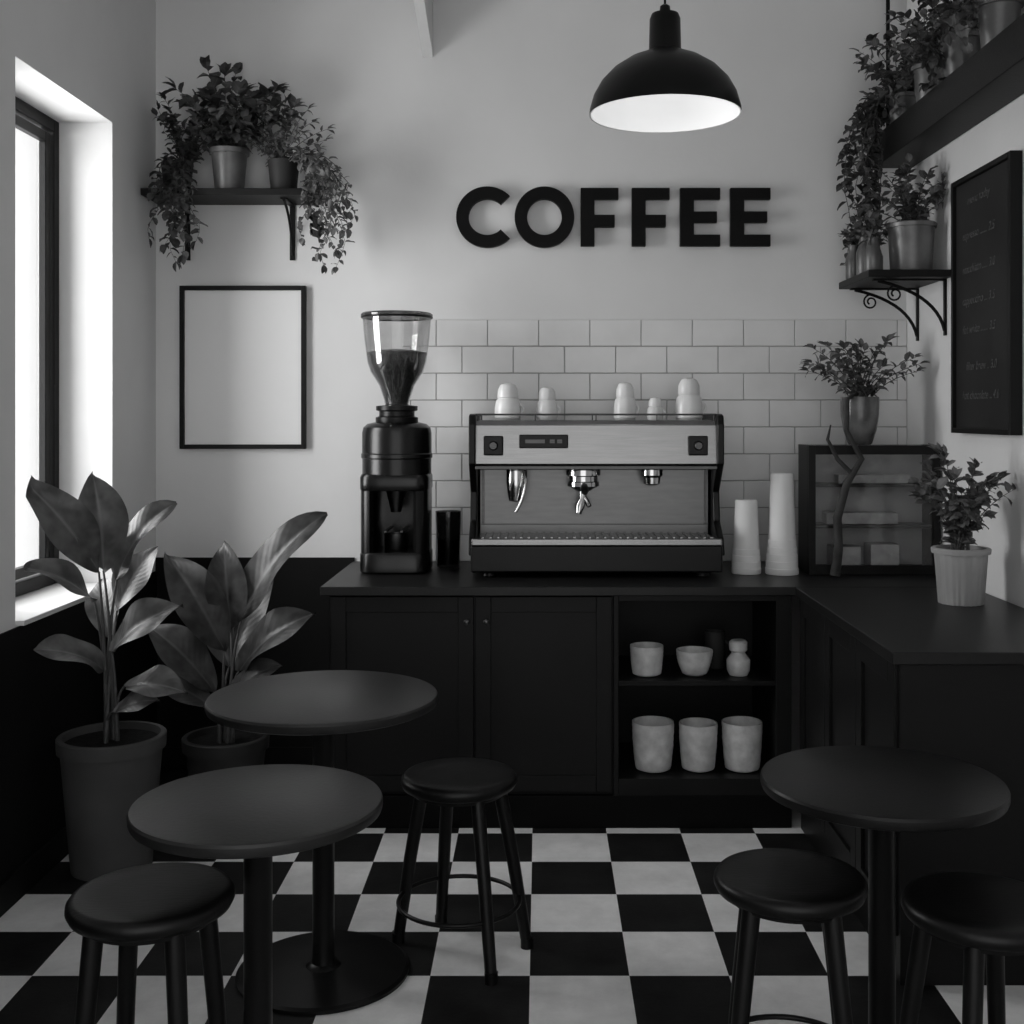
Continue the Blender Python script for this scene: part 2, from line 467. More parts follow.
# ------------------------------------------------------------ COFFEE sign
cs=empty('coffee_sign',(.335,YB-.03,2.497))
SY0,SY1=YB-.045,YB-.015
def extr_poly(name, pts):
    bm=bmesh.new()
    A=[bm.verts.new((x,SY0,z)) for x,z in pts]; B=[bm.verts.new((x,SY1,z)) for x,z in pts]
    bm.faces.new(A); bm.faces.new(B[::-1])
    n=len(pts)
    for i in range(n): bm.faces.new([A[i],A[(i+1)%n],B[(i+1)%n],B[i]])
    o=bm_link(name,bm,M_sign,cs)
    md=o.modifiers.new('b','BEVEL'); md.width=.002; md.segments=2; md.limit_method='ANGLE'
def ring_letter(name, cx, cz, rx, rz, sw, a0, a1, closed):
    n=64; bm=bmesh.new(); R=[]
    cnt=n if closed else n+1
    for i in range(cnt):
        a=a0+(a1-a0)*i/n
        R.append([bm.verts.new((cx+(rx-k*sw)*cos(a), y, cz+(rz-k*sw)*sin(a))) for k,y in ((0,SY0),(1,SY0),(1,SY1),(0,SY1))])
    for i in range(n):
        A=R[i]; B=R[(i+1)%cnt]
        for k in range(4):
            j=(k+1)%4; bm.faces.new([A[k],A[j],B[j],B[k]])
    if not closed:
        bm.faces.new(R[0]); bm.faces.new(R[-1][::-1])
    bm_link(name,bm,M_sign,cs,40)
zc=2.490; hh=.131
ring_letter('letter_c', -.237, zc, .140,.137,.056, radians(44), radians(316), False)
ring_letter('letter_o', .020, zc, .134,.137,.056, 0, 2*pi, True)
def letE(name,x,w,full):
    b=.052; s=.062; zt=zc+hh; zb=zc-hh; m=.025
    if full:
        pts=[(x,zb),(x+w,zb),(x+w,zb+b),(x+s,zb+b),(x+s,zc-m),(x+w*.92,zc-m),(x+w*.92,zc+m),(x+s,zc+m),(x+s,zt-b),(x+w,zt-b),(x+w,zt),(x,zt)]
    else:
        m0=zc-.045; m1=zc+.01
        pts=[(x,zb),(x+s,zb),(x+s,m0),(x+w*.9,m0),(x+w*.9,m1),(x+s,m1),(x+s,zt-b),(x+w,zt-b),(x+w,zt),(x,zt)]
    extr_poly(name,pts)
letE('letter_f',.183,.17,False); letE('letter_f_second',.413,.17,False)
letE('letter_e',.630,.18,True); letE('letter_e_second',.856,.18,True)
boxes('standoffs',[(x-.006,x+.006,SY1-.002,YB,z-.006,z+.006) for x in (.213,.443,.663,.891) for z in (zc-.1,zc+.1)]+[(x-.006,x+.006,SY1-.002,YB,z-.006,z+.006) for x in (-.235,.022) for z in (zc-.105,zc+.105)],M_sign,cs)

# ------------------------------------------------------------ picture frame
pf=empty('picture_frame',(-1.345,YB-.01,1.81))
x0,x1,z0,z1=-1.625,-1.057,1.447,2.183; f=.02
boxes('frame',[(x0,x0+f,YB-.03,YB-.001,z0,z1),(x1-f,x1,YB-.03,YB-.001,z0,z1),(x0+f,x1-f,YB-.03,YB-.001,z0,z0+f),(x0+f,x1-f,YB-.03,YB-.001,z1-f,z1)],M_iron,pf,.002)
box('paper',x0+f-.002,x1-f+.002,YB-.014,YB-.004,z0+f-.002,z1-f+.002,M_print,pf)

# ------------------------------------------------------------ left wall shelf
ls=empty('wall_shelf',(-1.35,5.17,2.56))
box('board',-1.725,-.985,5.05,5.298,2.55,2.58,M_shelf,ls,.003)
def bracket_back(x,z,parent,n,depth=.2,leg=.25):
    boxes('bracket_%d'%n,[(x-.012,x+.012,YB-.008,YB-.001,z-leg,z-.001),(x-.012,x+.012,YB-depth,YB-.002,z-.008,z-.001)],M_iron,parent)
    tube('bracket_brace_%d'%n,bez((x,YB-.006,z-leg+.02),(x,YB-.03,z-.06),(x,YB-depth+.01,z-.008),10),.006,M_iron,parent)
bracket_back(-1.595,2.55,ls,1); bracket_back(-1.12,2.55,ls,2)
CL=(XL+.012,2,4.7,YB-.012,0,'L')
rng=random.Random(5)
pl=empty('potted_shelf_plant',(-1.37,5.16,2.58))
pot(pl,(-1.37,5.16,2.581),.08,.06,.19,M_tin,rim=.025)
st=bush(rng,(-1.38,5.16,2.74),28,.40,.30)
foliage('f',pl,st,rng,M_leafd,.066,.044,.022,.0035,CL)
pl=empty('trailing_ivy',(-1.12,5.16,2.58))
pot(pl,(-1.13,5.16,2.581),.07,.055,.14,M_potd)
st=bush(rng,(-1.15,5.15,2.68),24,.32,.23)+trail(rng,(-1.12,5.13,2.70),18,.27,.46,(1,-.3,0),.6)
foliage('f',pl,st,rng,M_leaf,.040,.023,.021,.0025,CL)
pl=empty('trailing_ivy',(-1.6,5.16,2.58))
pot(pl,(-1.6,5.16,2.581),.07,.055,.13,M_potd)
st=bush(rng,(-1.55,5.14,2.68),24,.34,.20)+trail(rng,(-1.57,5.13,2.70),11,.14,.44,(-.1,-1,0),.6)
foliage('f',pl,st,rng,M_leafd,.046,.029,.021,.0025,(XL+.07,)+CL[1:])

# ------------------------------------------------------------ counters
cab=empty('coffee_counter',(.1,4.9,0))
box('countertop',-.845,XR-.003,4.49,YB-.016,CT-.035,CT,M_top,cab,.004)
yf=4.535
boxes('carcass',[(-.82,.285,yf+.02,YB-.03,.0,CT-.036),(.285,.305,yf,YB-.03,0,CT-.036),(.915,.975,yf,YB-.03,0,CT-.036),(.285,.975,YB-.26,YB-.03,0,CT-.036),
   (.305,.915,yf,YB-.03,0,.19),(.305,.915,yf,YB-.03,CT-.062,CT-.036),(.305,.915,yf+.02,YB-.2,.545,.565)],M_cab,cab,.002)
box('plinth',-.82,.975,yf-.005,yf+.05,0,.125,M_cabin,cab,.002)
def shaker(name,x0,x1,z0,z1,y,parent,r=.06):
    boxes(name,[(x0,x1,y+.006,y+.018,z0,z1),(x0,x0+r,y-.004,y+.01,z0,z1),(x1-r,x1,y-.004,y+.01,z0,z1),(x0+r,x1-r,y-.004,y+.01,z0,z0+r),(x0+r,x1-r,y-.004,y+.01,z1-r,z1)],M_cab,parent,.0025)
shaker('door_left',-.812,-.258,.14,CT-.045,yf+.003,cab)
shaker('door_right',-.25,.278,.14,CT-.045,yf+.003,cab)
for i,x in enumerate((-.283,-.208)):
    bm=bmesh.new(); add_tube(bm,[(x,yf-.001,.80),(x,yf-.012,.80),(x,yf-.016,.80),(x,yf-.026,.80),(x,yf-.03,.80)],[.005,.005,.011,.012,.006],16)
    bm_link('knob_%d'%(i+1),bm,M_steel_d,cab,40)
sc=empty('side_counter',(1.3,3.9,0))
box('countertop',.98,XR-.003,3.25,4.488,CT-.035,CT,M_top,sc,.004)
box('carcass',1.01,XR-.004,3.28,4.53,.0,CT-.036,M_cab,sc,.002)
def shaker_x(name,y0,y1,z0,z1,x,parent,r=.06):
    boxes(name,[(x-.012,x+.002,y0,y0+r,z0,z1),(x-.012,x+.002,y1-r,y1,z0,z1),(x-.012,x+.002,y0+r,y1-r,z0,z0+r),(x-.012,x+.002,y0+r,y1-r,z1-r,z1)],M_cab,parent,.002)
shaker_x('panel_1',3.30,3.70,.13,CT-.045,1.01,sc); shaker_x('panel_2',3.705,4.10,.13,CT-.045,1.01,sc); shaker_x('panel_3',4.105,4.50,.13,CT-.045,1.01,sc)

def crock(name, x,y,z,rt,rb,h,mat=M_ceramic2,band=True):
    e=empty(name,(x,y,z))
    t=.005
    prof=[(0,0),(rb*.8,0),(rb,.006)]
    for i in range(1,14):
        q=i/14
        prof.append(((rb+(rt-rb)*(1-(1-q)**2))*(1+.012*(i%2)),h*q))
    prof+=[(rt,h),(rt-t,h),(rt-t*1.4,h*.7),(rb-t+(rt-rb)*.5,h*.35),(rb*.7,.012),(0,.010)]
    lathe('body',prof,(x,y,z+.001),mat,e,40,lambda a,zz:1+.006*sin(a*3+zz*90),smooth=60)
    return e
for x,r,h in ((.45,.083,.19),(.63,.076,.185),(.805,.080,.19)):
    crock('ceramic_pot',x,4.66,.19,r,r*.84,h)
crock('ceramic_bowl',.425,4.66,.565,.066,.056,.118)
crock('ceramic_bowl',.615,4.66,.565,.072,.045,.10)
e=empty('ceramic_jar',(.79,4.66,.565))
lathe('body',[(0,0),(.036,0),(.046,.02),(.047,.06),(.03,.082),(.026,.09),(.036,.1),(.036,.13),(.028,.138),(0,.136)],(.79,4.66,.566),M_ceramic2,e)
e=empty('coffee_mug',(.715,4.78,.565))
lathe('body',[(0,0),(.035,0),(.04,.01),(.042,.15),(.036,.15),(.034,.02),(0,.02)],(.715,4.79,.566),M_potd,e)
tube('handle',bez((.755,4.77,.68),(.80,4.76,.65),(.755,4.77,.60)),.005,M_potd,e)

# ------------------------------------------------------------ coffee grinder
gx,gy=-.609,4.98
gr=empty('coffee_grinder',(gx,gy,CT))
def sq(a,z,p=5.0):
    return (abs(cos(a))**p+abs(sin(a))**p)**(-1/p)
lathe('base',[(0,0),(.139,0),(.146,.008),(.146,.078),(.140,.088),(.0,.09)],(gx,gy,CT+.001),M_gloss,gr,96,sq)
bm=bmesh.new(); N=80; R=[]
a0_,a1_=radians(-55),radians(235)
for i in range(N+1):
    a=a0_+(a1_-a0_)*i/N; k_=sq(a,0)
    R.append([bm.verts.new((gx+r*k_*cos(a),gy+r*k_*sin(a),z)) for r,z in ((.143,CT+.088),(.143,CT+.352),(.122,CT+.352),(.122,CT+.088))])
for i in range(N):
    for k in range(4): bm.faces.new([R[i][k],R[i][(k+1)%4],R[i+1][(k+1)%4],R[i+1][k]])
bm.faces.new(R[0]); bm.faces.new(R[-1][::-1])
bm_link('shell',bm,M_gloss,gr,35)
lathe('mid_block',[(0,.345),(.143,.345),(.146,.352),(.146,.40),(.140,.412),(0,.415)],(gx,gy,CT),M_gloss,gr,96,sq)
lathe('upper_housing',[(0,.41),(.146,.41),(.146,.475),(.151,.48),(.151,.495),(.147,.50),(.147,.585),(.142,.607),(.125,.622),(.09,.63),(0,.632)],(gx,gy,CT),M_gloss,gr,64)
lathe('collar',[(0,.62),(.088,.625),(.09,.630),(.09,.650),(.075,.655),(.075,.675),(.088,.68),(.088,.698),(.05,.703),(0,.703)],(gx,gy,CT),M_black,gr,48)
lathe('chute',[(0,.25),(.022,.25),(.03,.29),(.045,.35),(0,.35)],(gx,gy-.03,CT),M_steel_d,gr,32)
boxes('fork',[(gx-.04,gx-.028,gy-.12,gy+.08,CT+.17,CT+.18),(gx+.028,gx+.04,gy-.12,gy+.08,CT+.17,CT+.18)],M_steel_d,gr,.002)
lathe('doser_cup',[(0,0),(.045,0),(.048,.005),(.05,.07),(.046,.07),(.044,.01),(0,.01)],(gx,gy-.03,CT+.09),M_steel_d,gr,32)
hop=[(.05,.70),(.055,.725),(.075,.785),(.112,.845),(.125,.885),(.138,.985),(.145,1.065),(.146,1.075)]
lathe('hopper_glass',hop+[(r-.003,z) for r,z in hop[::-1]],(gx,gy,CT),M_glass,gr,48)
lathe('beans',[(0,.705)]+[(r-.005,z) for r,z in hop[:5]]+[(.128,.925),(.08,.935),(0,.942)],(gx,gy,CT),M_beans,gr,48)
lathe('lid',[(0,1.073),(.15,1.073),(.152,1.079),(.152,1.087),(.145,1.093),(0,1.095)],(gx,gy,CT),M_smoke,gr,48)
torus('lid_ring',(gx,gy,CT+1.075),.148,.005,M_black,gr)

for x,y in ((-.40,5.10),):
    e=empty('dark_tumbler',(x,y,CT))
    lathe('body',[(0,0),(.048,0),(.05,.004),(.056,.24),(.052,.24),(.046,.01),(0,.01)],(x,y,CT+.001),M_smoke,e)
    lathe('contents',[(0,.012),(.044,.012),(.048,.12),(0,.12)],(x,y,CT+.001),M_black,e)

# ------------------------------------------------------------ espresso machine
em=empty('espresso_machine',(.23,4.97,CT))
ex0,ex1=-.286,.745
box('base',ex0+.005,ex1-.005,4.73,5.16,CT+.022,1.072,M_black,em,.008)
for i,(x,y) in enumerate(((ex0+.08,4.79),(ex1-.08,4.79),(ex0+.08,5.1),(ex1-.08,5.1))):
    lathe('foot_%d'%(i+1),[(0,0),(.028,0),(.03,.004),(.024,.026),(0,.026)],(x,y,CT+.0005),M_black,em,24)
box('drip_tray',ex0+.008,ex1-.008,4.725,4.98,1.070,1.10,M_steel,em,.006)
boxes('tray_grate',[(ex0+.05+i*.031,ex0+.06+i*.031,4.745,4.96,1.098,1.105) for i in range(31)],M_steel,em,.001)
box('back_panel',ex0+.03,ex1-.03,4.96,5.15,1.06,1.40,M_steel_p,em,.004)
boxes('panel_seams',[(ex0+.032,ex1-.032,4.956,4.961,1.135,1.139),(ex0+.04,ex0+.05,4.952,4.961,1.14,1.37),(ex1-.05,ex1-.04,4.952,4.961,1.14,1.37)],M_steel_d,em,.001)
def cheek(name,x0,x1):
    pr=[(4.735,1.03),(4.76,1.10),(4.86,1.16),(4.88,1.28),(4.80,1.36),(4.755,1.40),(4.75,1.56),(4.77,1.60),(4.80,1.605),(5.17,1.605),(5.18,1.03)]
    bm=bmesh.new()
    A=[bm.verts.new((x0,y,z)) for y,z in pr]; B=[bm.verts.new((x1,y,z)) for y,z in pr]
    bm.faces.new(A); bm.faces.new(B[::-1])
    for i in range(len(pr)): bm.faces.new([A[i],A[(i+1)%len(pr)],B[(i+1)%len(pr)],B[i]])
    o=bm_link(name,bm,M_black,em); md=o.modifiers.new('b','BEVEL'); md.width=.006; md.segments=3
cheek('cheek_left',ex0-.004,ex0+.024); cheek('cheek_right',ex1-.024,ex1+.004)
bm=bmesh.new()
pr=[(4.80,1.375),(4.775,1.40),(4.79,1.56),(4.805,1.578),(5.16,1.578),(5.16,1.375)]
A=[bm.verts.new((ex0+.02,y,z)) for y,z in pr]; B=[bm.verts.new((ex1-.02,y,z)) for y,z in pr]
bm.faces.new(A); bm.faces.new(B[::-1])
for i in range(len(pr)): bm.faces.new([A[i],A[(i+1)%len(pr)],B[(i+1)%len(pr)],B[i]])
o=bm_link('head',bm,M_steel,em); md=o.modifiers.new('b','BEVEL'); md.width=.004; md.segments=3
boxes('head_trim',[(ex0+.022,ex1-.022,4.768,4.79,1.378,1.392)],M_steel_d,em,.002)
bm=bmesh.new()
for y in (4.81,5.14):
    add_tube(bm,[(ex0+.02,y,1.602),(.2,y,1.602),(ex1-.02,y,1.602)],.004,8)
for x in (ex0+.03,-.02,.23,.48,ex1-.03):
    for y in (4.81,5.14): add_tube(bm,[(x,y,1.575),(x,y,1.602)],.003,8)
bm_link('cup_rail',bm,M_steel_d,em,50)
def knobblock(n,x,z,s=.04):
    box('control_%d'%n,x-s,x+s,4.765,4.79,z-s,z+s,M_black,em,.006)
    bm=bmesh.new(); add_tube(bm,[(x,4.77,z),(x,4.75,z),(x,4.745,z)],[.02,.018,.014],20); bm_link('dial_%d'%n,bm,M_steel_d,em,40)
knobblock(1,-.19,1.475); knobblock(2,.645,1.475)
box('display',-.085,.115,4.768,4.79,1.465,1.52,M_black,em,.004)
boxes('display_labels',[(-.06,.02,4.7665,4.77,1.485,1.50),(.04,.06,4.7665,4.77,1.485,1.50),(.07,.09,4.7665,4.77,1.485,1.50)],M_steel_d,em)
gy2=4.87
def group(n,x,r,parts,mat):
    lathe('group_%d'%n,parts,(x,gy2,1.38),mat,em,32)
group(1,.18,.07,[(0,0),(.07,0),(.072,-.01),(.072,-.03),(.06,-.035),(.06,-.055),(.066,-.058),(.066,-.075),(.045,-.085),(.03,-.095),(0,-.095)],M_chrome)
tube('portafilter_handle',[(.18,gy2-.05,1.315),(.18,gy2-.09,1.31),(.18,gy2-.15,1.295),(.18,gy2-.17,1.29)],[.008,.014,.017,.012],M_black,em,16)
tube('spout',[(.18,gy2,1.29),(.175,gy2,1.25),(.165,gy2-.01,1.22),(.16,gy2-.015,1.19)],[.018,.014,.02,.012],M_chrome,em,12)
tube('spout_right',[(.18,gy2,1.26),(.195,gy2,1.24),(.205,gy2-.01,1.22)],[.012,.011,.01],M_chrome,em,12)
group(2,-.10,.035,[(0,0),(.038,0),(.04,-.01),(.04,-.06),(.036,-.10),(.03,-.135),(.018,-.14),(0,-.14)],M_chrome)
tube('steam_wand_left',bez((-.06,gy2-.02,1.38),(-.05,gy2-.06,1.28),(-.10,gy2-.05,1.2)),.006,M_chrome,em)
group(3,.465,.04,[(0,0),(.045,0),(.046,-.01),(.046,-.03),(.036,-.04),(.034,-.065),(.02,-.072),(0,-.072)],M_chrome)
def stack(x,y,r,h,name='ceramic_cup_stack'):
    e=empty(name,(x,y,1.578))
    lathe('lower',[(0,0),(r*.85,0),(r,.01),(r*1.0,h*.30),(r*.90,h*.52),(r*.72,h*.6),(0,h*.6)],(x,y,1.579),M_ceramic,e,32)
    lathe('upper',[(0,h*.56),(r*.70,h*.56),(r*.80,h*.62),(r*.76,h*.82),(r*.55,h*.96),(r*.2,h),(0,h)],(x,y,1.579),M_ceramic,e,32)
    tube('ear',bez((x+r*.9,y-.01,1.579+h*.42),(x+r*1.45,y-.01,1.579+h*.35),(x+r*.95,y-.01,1.579+h*.12),8),.005,M_ceramic,e)
stack(-.136,4.95,.056,.155); stack(.03,4.97,.046,.14); stack(.36,4.95,.048,.16); stack(.485,4.93,.035,.095); stack(.63,4.95,.058,.178)

# ------------------------------------------------------------ paper cup stacks
def cups(x,y,rb,rt,h,n):
    e=empty('paper_cup_stack',(x,y,CT))
    prof=[(0,0),(rb,0)]
    for i in range(n):
        t0=i/n; t1=(i+1)/n
        r0=rb+(rt-rb)*t0
        prof+=[(r0+.002,h*.35*t0+.003),(r0+.002,h*.35*t1-.004),(r0-.0005,h*.35*t1-.003)]
    prof+=[(rt+(rb-rt)*.12,h*.36),(rt*.94,h*.7),(rt*.86,h*.985),(rt*.80,h),(rt*.74,h),(rt*.74,h-.006),(0,h-.006)]
    lathe('cups',prof,(x,y,CT+.001),M_paper,e,40)
cups(.860,4.88,.060,.053,.305,4)
cups(1.005,4.86,.067,.054,.418,5)

# ------------------------------------------------------------ display case
dc=empty('display_case',(1.36,4.9,CT))
dx0,dx1,dy0,dy1,dz0,dz1=1.108,1.650,4.82,5.02,CT+.001,1.475
f=.028
boxes('frame',[(dx0,dx0+f,dy0,dy0+.03,dz0,dz1),(dx1-f,dx1,dy0,dy0+.03,dz0,dz1),(dx0+f,dx1-f,dy0,dy0+.03,dz0,dz0+f+.01),(dx0+f,dx1-f,dy0,dy0+.03,dz1-f-.01,dz1),
 (dx0,dx0+.015,dy0+.03,dy1,dz0,dz1),(dx1-.015,dx1,dy0+.03,dy1,dz0,dz1),(dx0+.015,dx1-.015,dy0+.03,dy1,dz0,dz0+.02)],M_iron,dc,.002)
box('top_glass',dx0+.015,dx1-.015,dy0+.03,dy1,dz1-.008,dz1,M_case,dc)
box('back',dx0+.015,dx1-.015,dy1-.012,dy1,dz0+.02,dz1-.02,mat_plain('case_back',.55,.7),dc)
boxes('shelves',[(dx0+.016,dx1-.016,dy0+.035,dy1-.013,z,z+.012) for z in (1.13,1.30)],M_steel_d,dc)
box('glass',dx0+f-.005,dx1-f+.005,dy0+.012,dy0+.016,dz0+f,dz1-f,M_case,dc)
boxes('boxes',[(1.22,1.34,4.88,4.98,CT+.022,CT+.11),(1.38,1.5,4.88,4.98,CT+.022,CT+.12),(1.2,1.5,4.9,4.98,1.143,1.19),(1.25,1.55,4.9,4.98,1.313,1.35)],M_ceramic2,dc,.003)

rng=random.Random(11)
vx,vy=1.345,4.92
vp=empty('vase_with_branches',(vx,vy,dz1))
M_vase=mat_plain('vase_glaze',.09,.2,noise_amt=.5,nscale=12)
lathe('vase',[(0,0),(.045,0),(.05,.006),(.068,.06),(.078,.12),(.080,.18),(.078,.2),(.072,.2),(.074,.18),(.072,.12),(.062,.06),(.045,.012),(0,.012)],(vx,vy,dz1+.001),M_vase,vp,40)
lathe('soil',[(0,.18),(.073,.178)],(vx,vy,dz1+.001),M_soil,vp,32)
CR=(-2,XR-.012,3.3,YB-.02,0)
st=bush(rng,(vx,vy,dz1+.17),24,.31,.26)
foliage('f',vp,st,rng,M_leaf,.045,.024,.017,.0035,CR)
tube('branch',[(vx-.01,vy,dz1+.15),(vx-.02,vy-.02,dz1+.215),(vx-.075,vy-.09,dz1+.19),(vx-.09,vy-.13,dz1+.06),(vx-.03,vy-.135,1.42),(vx-.09,vy-.135,1.32),(vx-.13,vy-.14,1.18),(vx-.125,vy-.14,1.05),(vx-.14,vy-.14,CT+.004)],[.006,.008,.009,.011,.013,.016,.018,.018,.022],M_bark,vp,10)
tube('branch_fork',[(vx-.07,vy-.135,1.36),(vx-.13,vy-.14,1.42),(vx-.17,vy-.14,1.50),(vx-.16,vy-.15,1.56)],[.01,.009,.007,.003],M_bark,vp,8)

px_,py_=1.475,4.10
pp=empty('potted_plant',(px_,py_,CT))
pot(pp,(px_,py_,CT+.001),.093,.074,.195,M_potl,ribs=24,rim=.02)
CR2=(-2,XR-.01,3.3,5.2,0)
st=bush(rng,(px_,py_,CT+.18),26,.37,.20)
foliage('f',pp,st,rng,M_leaf,.048,.028,.018,.0032,CR2)

# ------------------------------------------------------------ right shelves
us=empty('wall_shelf',(1.58,4.4,2.77))
box('board',1.49,XR-.002,3.2,5.22,2.70,2.84,M_shelf,us,.004)
lsr=empty('wall_shelf',(1.5,4.9,2.17))
LZ=2.185
box('board',1.32,XR-.002,4.70,5.17,LZ-.03,LZ,M_shelf,lsr,.003)
for n,y in enumerate((5.13,4.78)):
    boxes('bracket_%d'%(n+1),[(XR-.009,XR-.002,y-.011,y+.011,LZ-.26,LZ-.031),(1.36,XR-.002,y-.011,y+.011,LZ-.037,LZ-.0305)],M_iron,lsr)
    tube('brace_%d'%(n+1),bez((XR-.007,y,LZ-.24),(XR-.04,y,LZ-.09),(1.38,y,LZ-.037),12),.007,M_iron,lsr)
    sp=[(1.45+ .035*(1-t*.7)*cos(6*t*pi/2+1), y, LZ-.09+.035*(1-t*.7)*sin(6*t*pi/2+1)) for t in [i/24 for i in range(25)]]
    tube('scroll_%d'%(n+1),sp,.004,M_iron,lsr,8)
rng=random.Random(21)
for i,(y,r,h) in enumerate(((5.06,.07,.14),(4.70,.072,.16),(4.36,.074,.17),(4.0,.074,.17))):
    e=empty('potted_vine',(1.57,y,2.84))
    pot(e,(1.57,y,2.841),r,r*.75,h,M_tin,rim=.02)
    st=bush(rng,(1.57,y+.03,2.841+h-.02),28,.32,.24,ysq=1.0)
    st+=trail(rng,(1.555,y,2.84+h),5,.12,.15,(-1,.3,0),.7)
    if i==0:
        st+=trail(rng,(1.54,y,2.84+h),18,.20,.72,(-1,.1,0),.6,.05)
    foliage('f',e,st,rng,M_leaf if i%2 else M_leafd,.046,.033,.022,.003,(1.29 if i==0 else -2,XR-.01,3.3,YB-.015,2.25,'U'))
e=empty('potted_herb',(1.535,4.84,LZ))
pot(e,(1.535,4.84,LZ+.001),.095,.082,.205,M_tin,rim=.02)
st=bush(rng,(1.53,4.84,LZ+.19),24,.27,.20)
foliage('f',e,st,rng,M_leaf,.046,.03,.019,.003,CR)
for x,y,h,r in ((1.362,5.08,.15,.034),(1.375,4.95,.17,.036),(1.365,4.80,.14,.034),(1.455,5.09,.17,.036)):
    e=empty('jar_plant',(x,y,LZ))
    lathe('jar',[(0,0),(r*.9,0),(r,.006),(r*1.02,h*.6),(r*.7,h*.78),(r*.65,h*.95),(r*.75,h),(r*.5,h),(r*.45,h*.8),(0,h*.8)],(x,y,LZ+.001),M_tin,e,32)
    st=bush(rng,(x,y,LZ+h-.02),8,.11,.07)
    foliage('f',e,st,rng,M_leaf,.035,.022,.018,.002,CR)

# ------------------------------------------------------------ menu board
mb=empty('menu_board',(XR-.02,4.35,2.02))
my0,my1,mz0,mz1=4.02,4.60,1.53,2.51
box('panel',XR-.03,XR-.002,my0+.02,my1-.02,mz0+.02,mz1-.02,M_board,mb)
boxes('frame',[(XR-.045,XR-.002,my0,my0+.02,mz0,mz1),(XR-.045,XR-.002,my1-.02,my1,mz0,mz1),(XR-.045,XR-.002,my0+.02,my1-.02,mz0,mz0+.02),(XR-.045,XR-.002,my0+.02,my1-.02,mz1-.02,mz1)],M_iron,mb,.002)
items=['    menu today','espresso ....... 2.5','macchiato ..... 3.0','cappuccino ... 3.5','flat white ....... 3.5','   filter brew .. 3.0','hot chocolate .. 4.0']
zr=[2.40,2.27,2.14,2.02,1.91,1.77,1.66]
for i,(s,z) in enumerate(zip(items,zr)):
    cu=bpy.data.curves.new('line_%d'%(i+1),'FONT'); cu.body=s; cu.size=.046; cu.extrude=.0006; cu.shear=.25
    cu.materials.append(M_chalk)
    o=bpy.data.objects.new('line_%d'%(i+1),cu); scene.collection.objects.link(o)
    mw=Matrix(((0,0,-1,XR-.0315),(-1,0,0,my1-.09),(0,1,0,z),(0,0,0,1)))
    o.parent=mb; o.matrix_parent_inverse=Matrix.Translation(-Vector(mb.location)); o.matrix_basis=mw

# ------------------------------------------------------------ pendant lamp
lx,ly,lz=.406,3.8,2.575
pn=empty('pendant_lamp',(lx,ly,lz))
outer=[(.246,0),(.244,.02),(.232,.062),(.208,.105),(.170,.145),(.12,.178),(.075,.197),(.056,.206),(.052,.215),(.05,.31),(.044,.326),(.018,.332),(.016,.352),(.008,.358),(0,.358)]
lathe('shade_outer',outer,(lx,ly,lz),M_black,pn,64)
inner=[(.246,0),(.241,.001),(.239,.02),(.227,.060),(.203,.101),(.166,.140),(.117,.172),(.07,.190),(0,.192)]
lathe('shade_inner',inner,(lx,ly,lz),M_lampin,pn,64)
lathe('bulb',[(0,.075),(.02,.078),(.035,.09),(.04,.105),(.034,.125),(.018,.15),(.016,.192),(0,.192)],(lx,ly,lz),M_bulb,pn,32)
tube('cord',[(lx,ly,lz+.355),(lx,ly,lz+.6),(lx,ly,ZC-.02)],.004,M_black,pn,8)
lathe('ceiling_rose',[(0,-.03),(.03,-.03),(.055,-.01),(.055,-.001),(0,-.001)],(lx,ly,ZC),M_black,pn,32)

# ------------------------------------------------------------ tables
def table(x,y,z,r,rb,mat=M_table):
    e=empty('bistro_table',(x,y,0))
    lathe('top',[(0,z-.032),(r-.012,z-.032),(r-.003,z-.028),(r,z-.02),(r,z-.008),(r-.003,z-.002),(r-.01,z),(0,z)],(x,y,0),mat,e,96,smooth=25)
    lathe('column',[(0,.01),(.055,.012),(.05,.022),(.034,.032),(.031,.05),(.031,z-.06),(.034,z-.055),(.09,z-.042),(.09,z-.032),(0,z-.032)],(x,y,0),M_leg,e,40)
    lathe('base',[(0,.001),(rb,.001),(rb,.01),(rb-.01,.016),(.06,.022),(0,.022)],(x,y,0),M_leg,e,80,smooth=25)
table(-.622,3.36,.798,.328,.245)
table(-.617,2.56,.758,.271,.15)
table(.801,2.74,.75,.280,.17,M_tabled)

# ------------------------------------------------------------ stools
def stool(x,y,z,r,angs,rf,rt=.12):
    e=empty('bar_stool',(x,y,0))
    lathe('seat',[(0,z-.042),(r-.02,z-.042),(r-.006,z-.036),(r,z-.024),(r-.001,z-.012),(r-.008,z-.003),(r-.02,z),(r*.6,z-.004),(0,z-.006)],(x,y,0),M_stool,e,72,smooth=50)
    lathe('seat_plate',[(0,z-.056),(r*.8,z-.056),(r*.82,z-.042),(0,z-.042)],(x,y,0),M_stool,e,48)
    for i,a in enumerate(angs):
        a=radians(a)
        tube('leg_%d'%(i+1),[(x+rf*cos(a),y+rf*sin(a),0.0),(x+rf*cos(a),y+rf*sin(a),0.03),(x+rf*.985*cos(a),y+rf*.985*sin(a),0.03),(x+(rf+rt)/2*cos(a),y+(rf+rt)/2*sin(a),z*.5),(x+rt*cos(a),y+rt*sin(a),z-.045)],[.019,.0195,.0175,.0195,.021],M_stool,e,16)
    zr=.16; rr=rf+(rt-rf)*zr/z
    torus('foot_ring',(x,y,zr),rr,.0065,M_leg,e)
stool(-.240,3.475,.538,.172,(158,110,12,-60),.205)
stool(-.820,2.47,.597,.171,(40,130,220,310),.17)
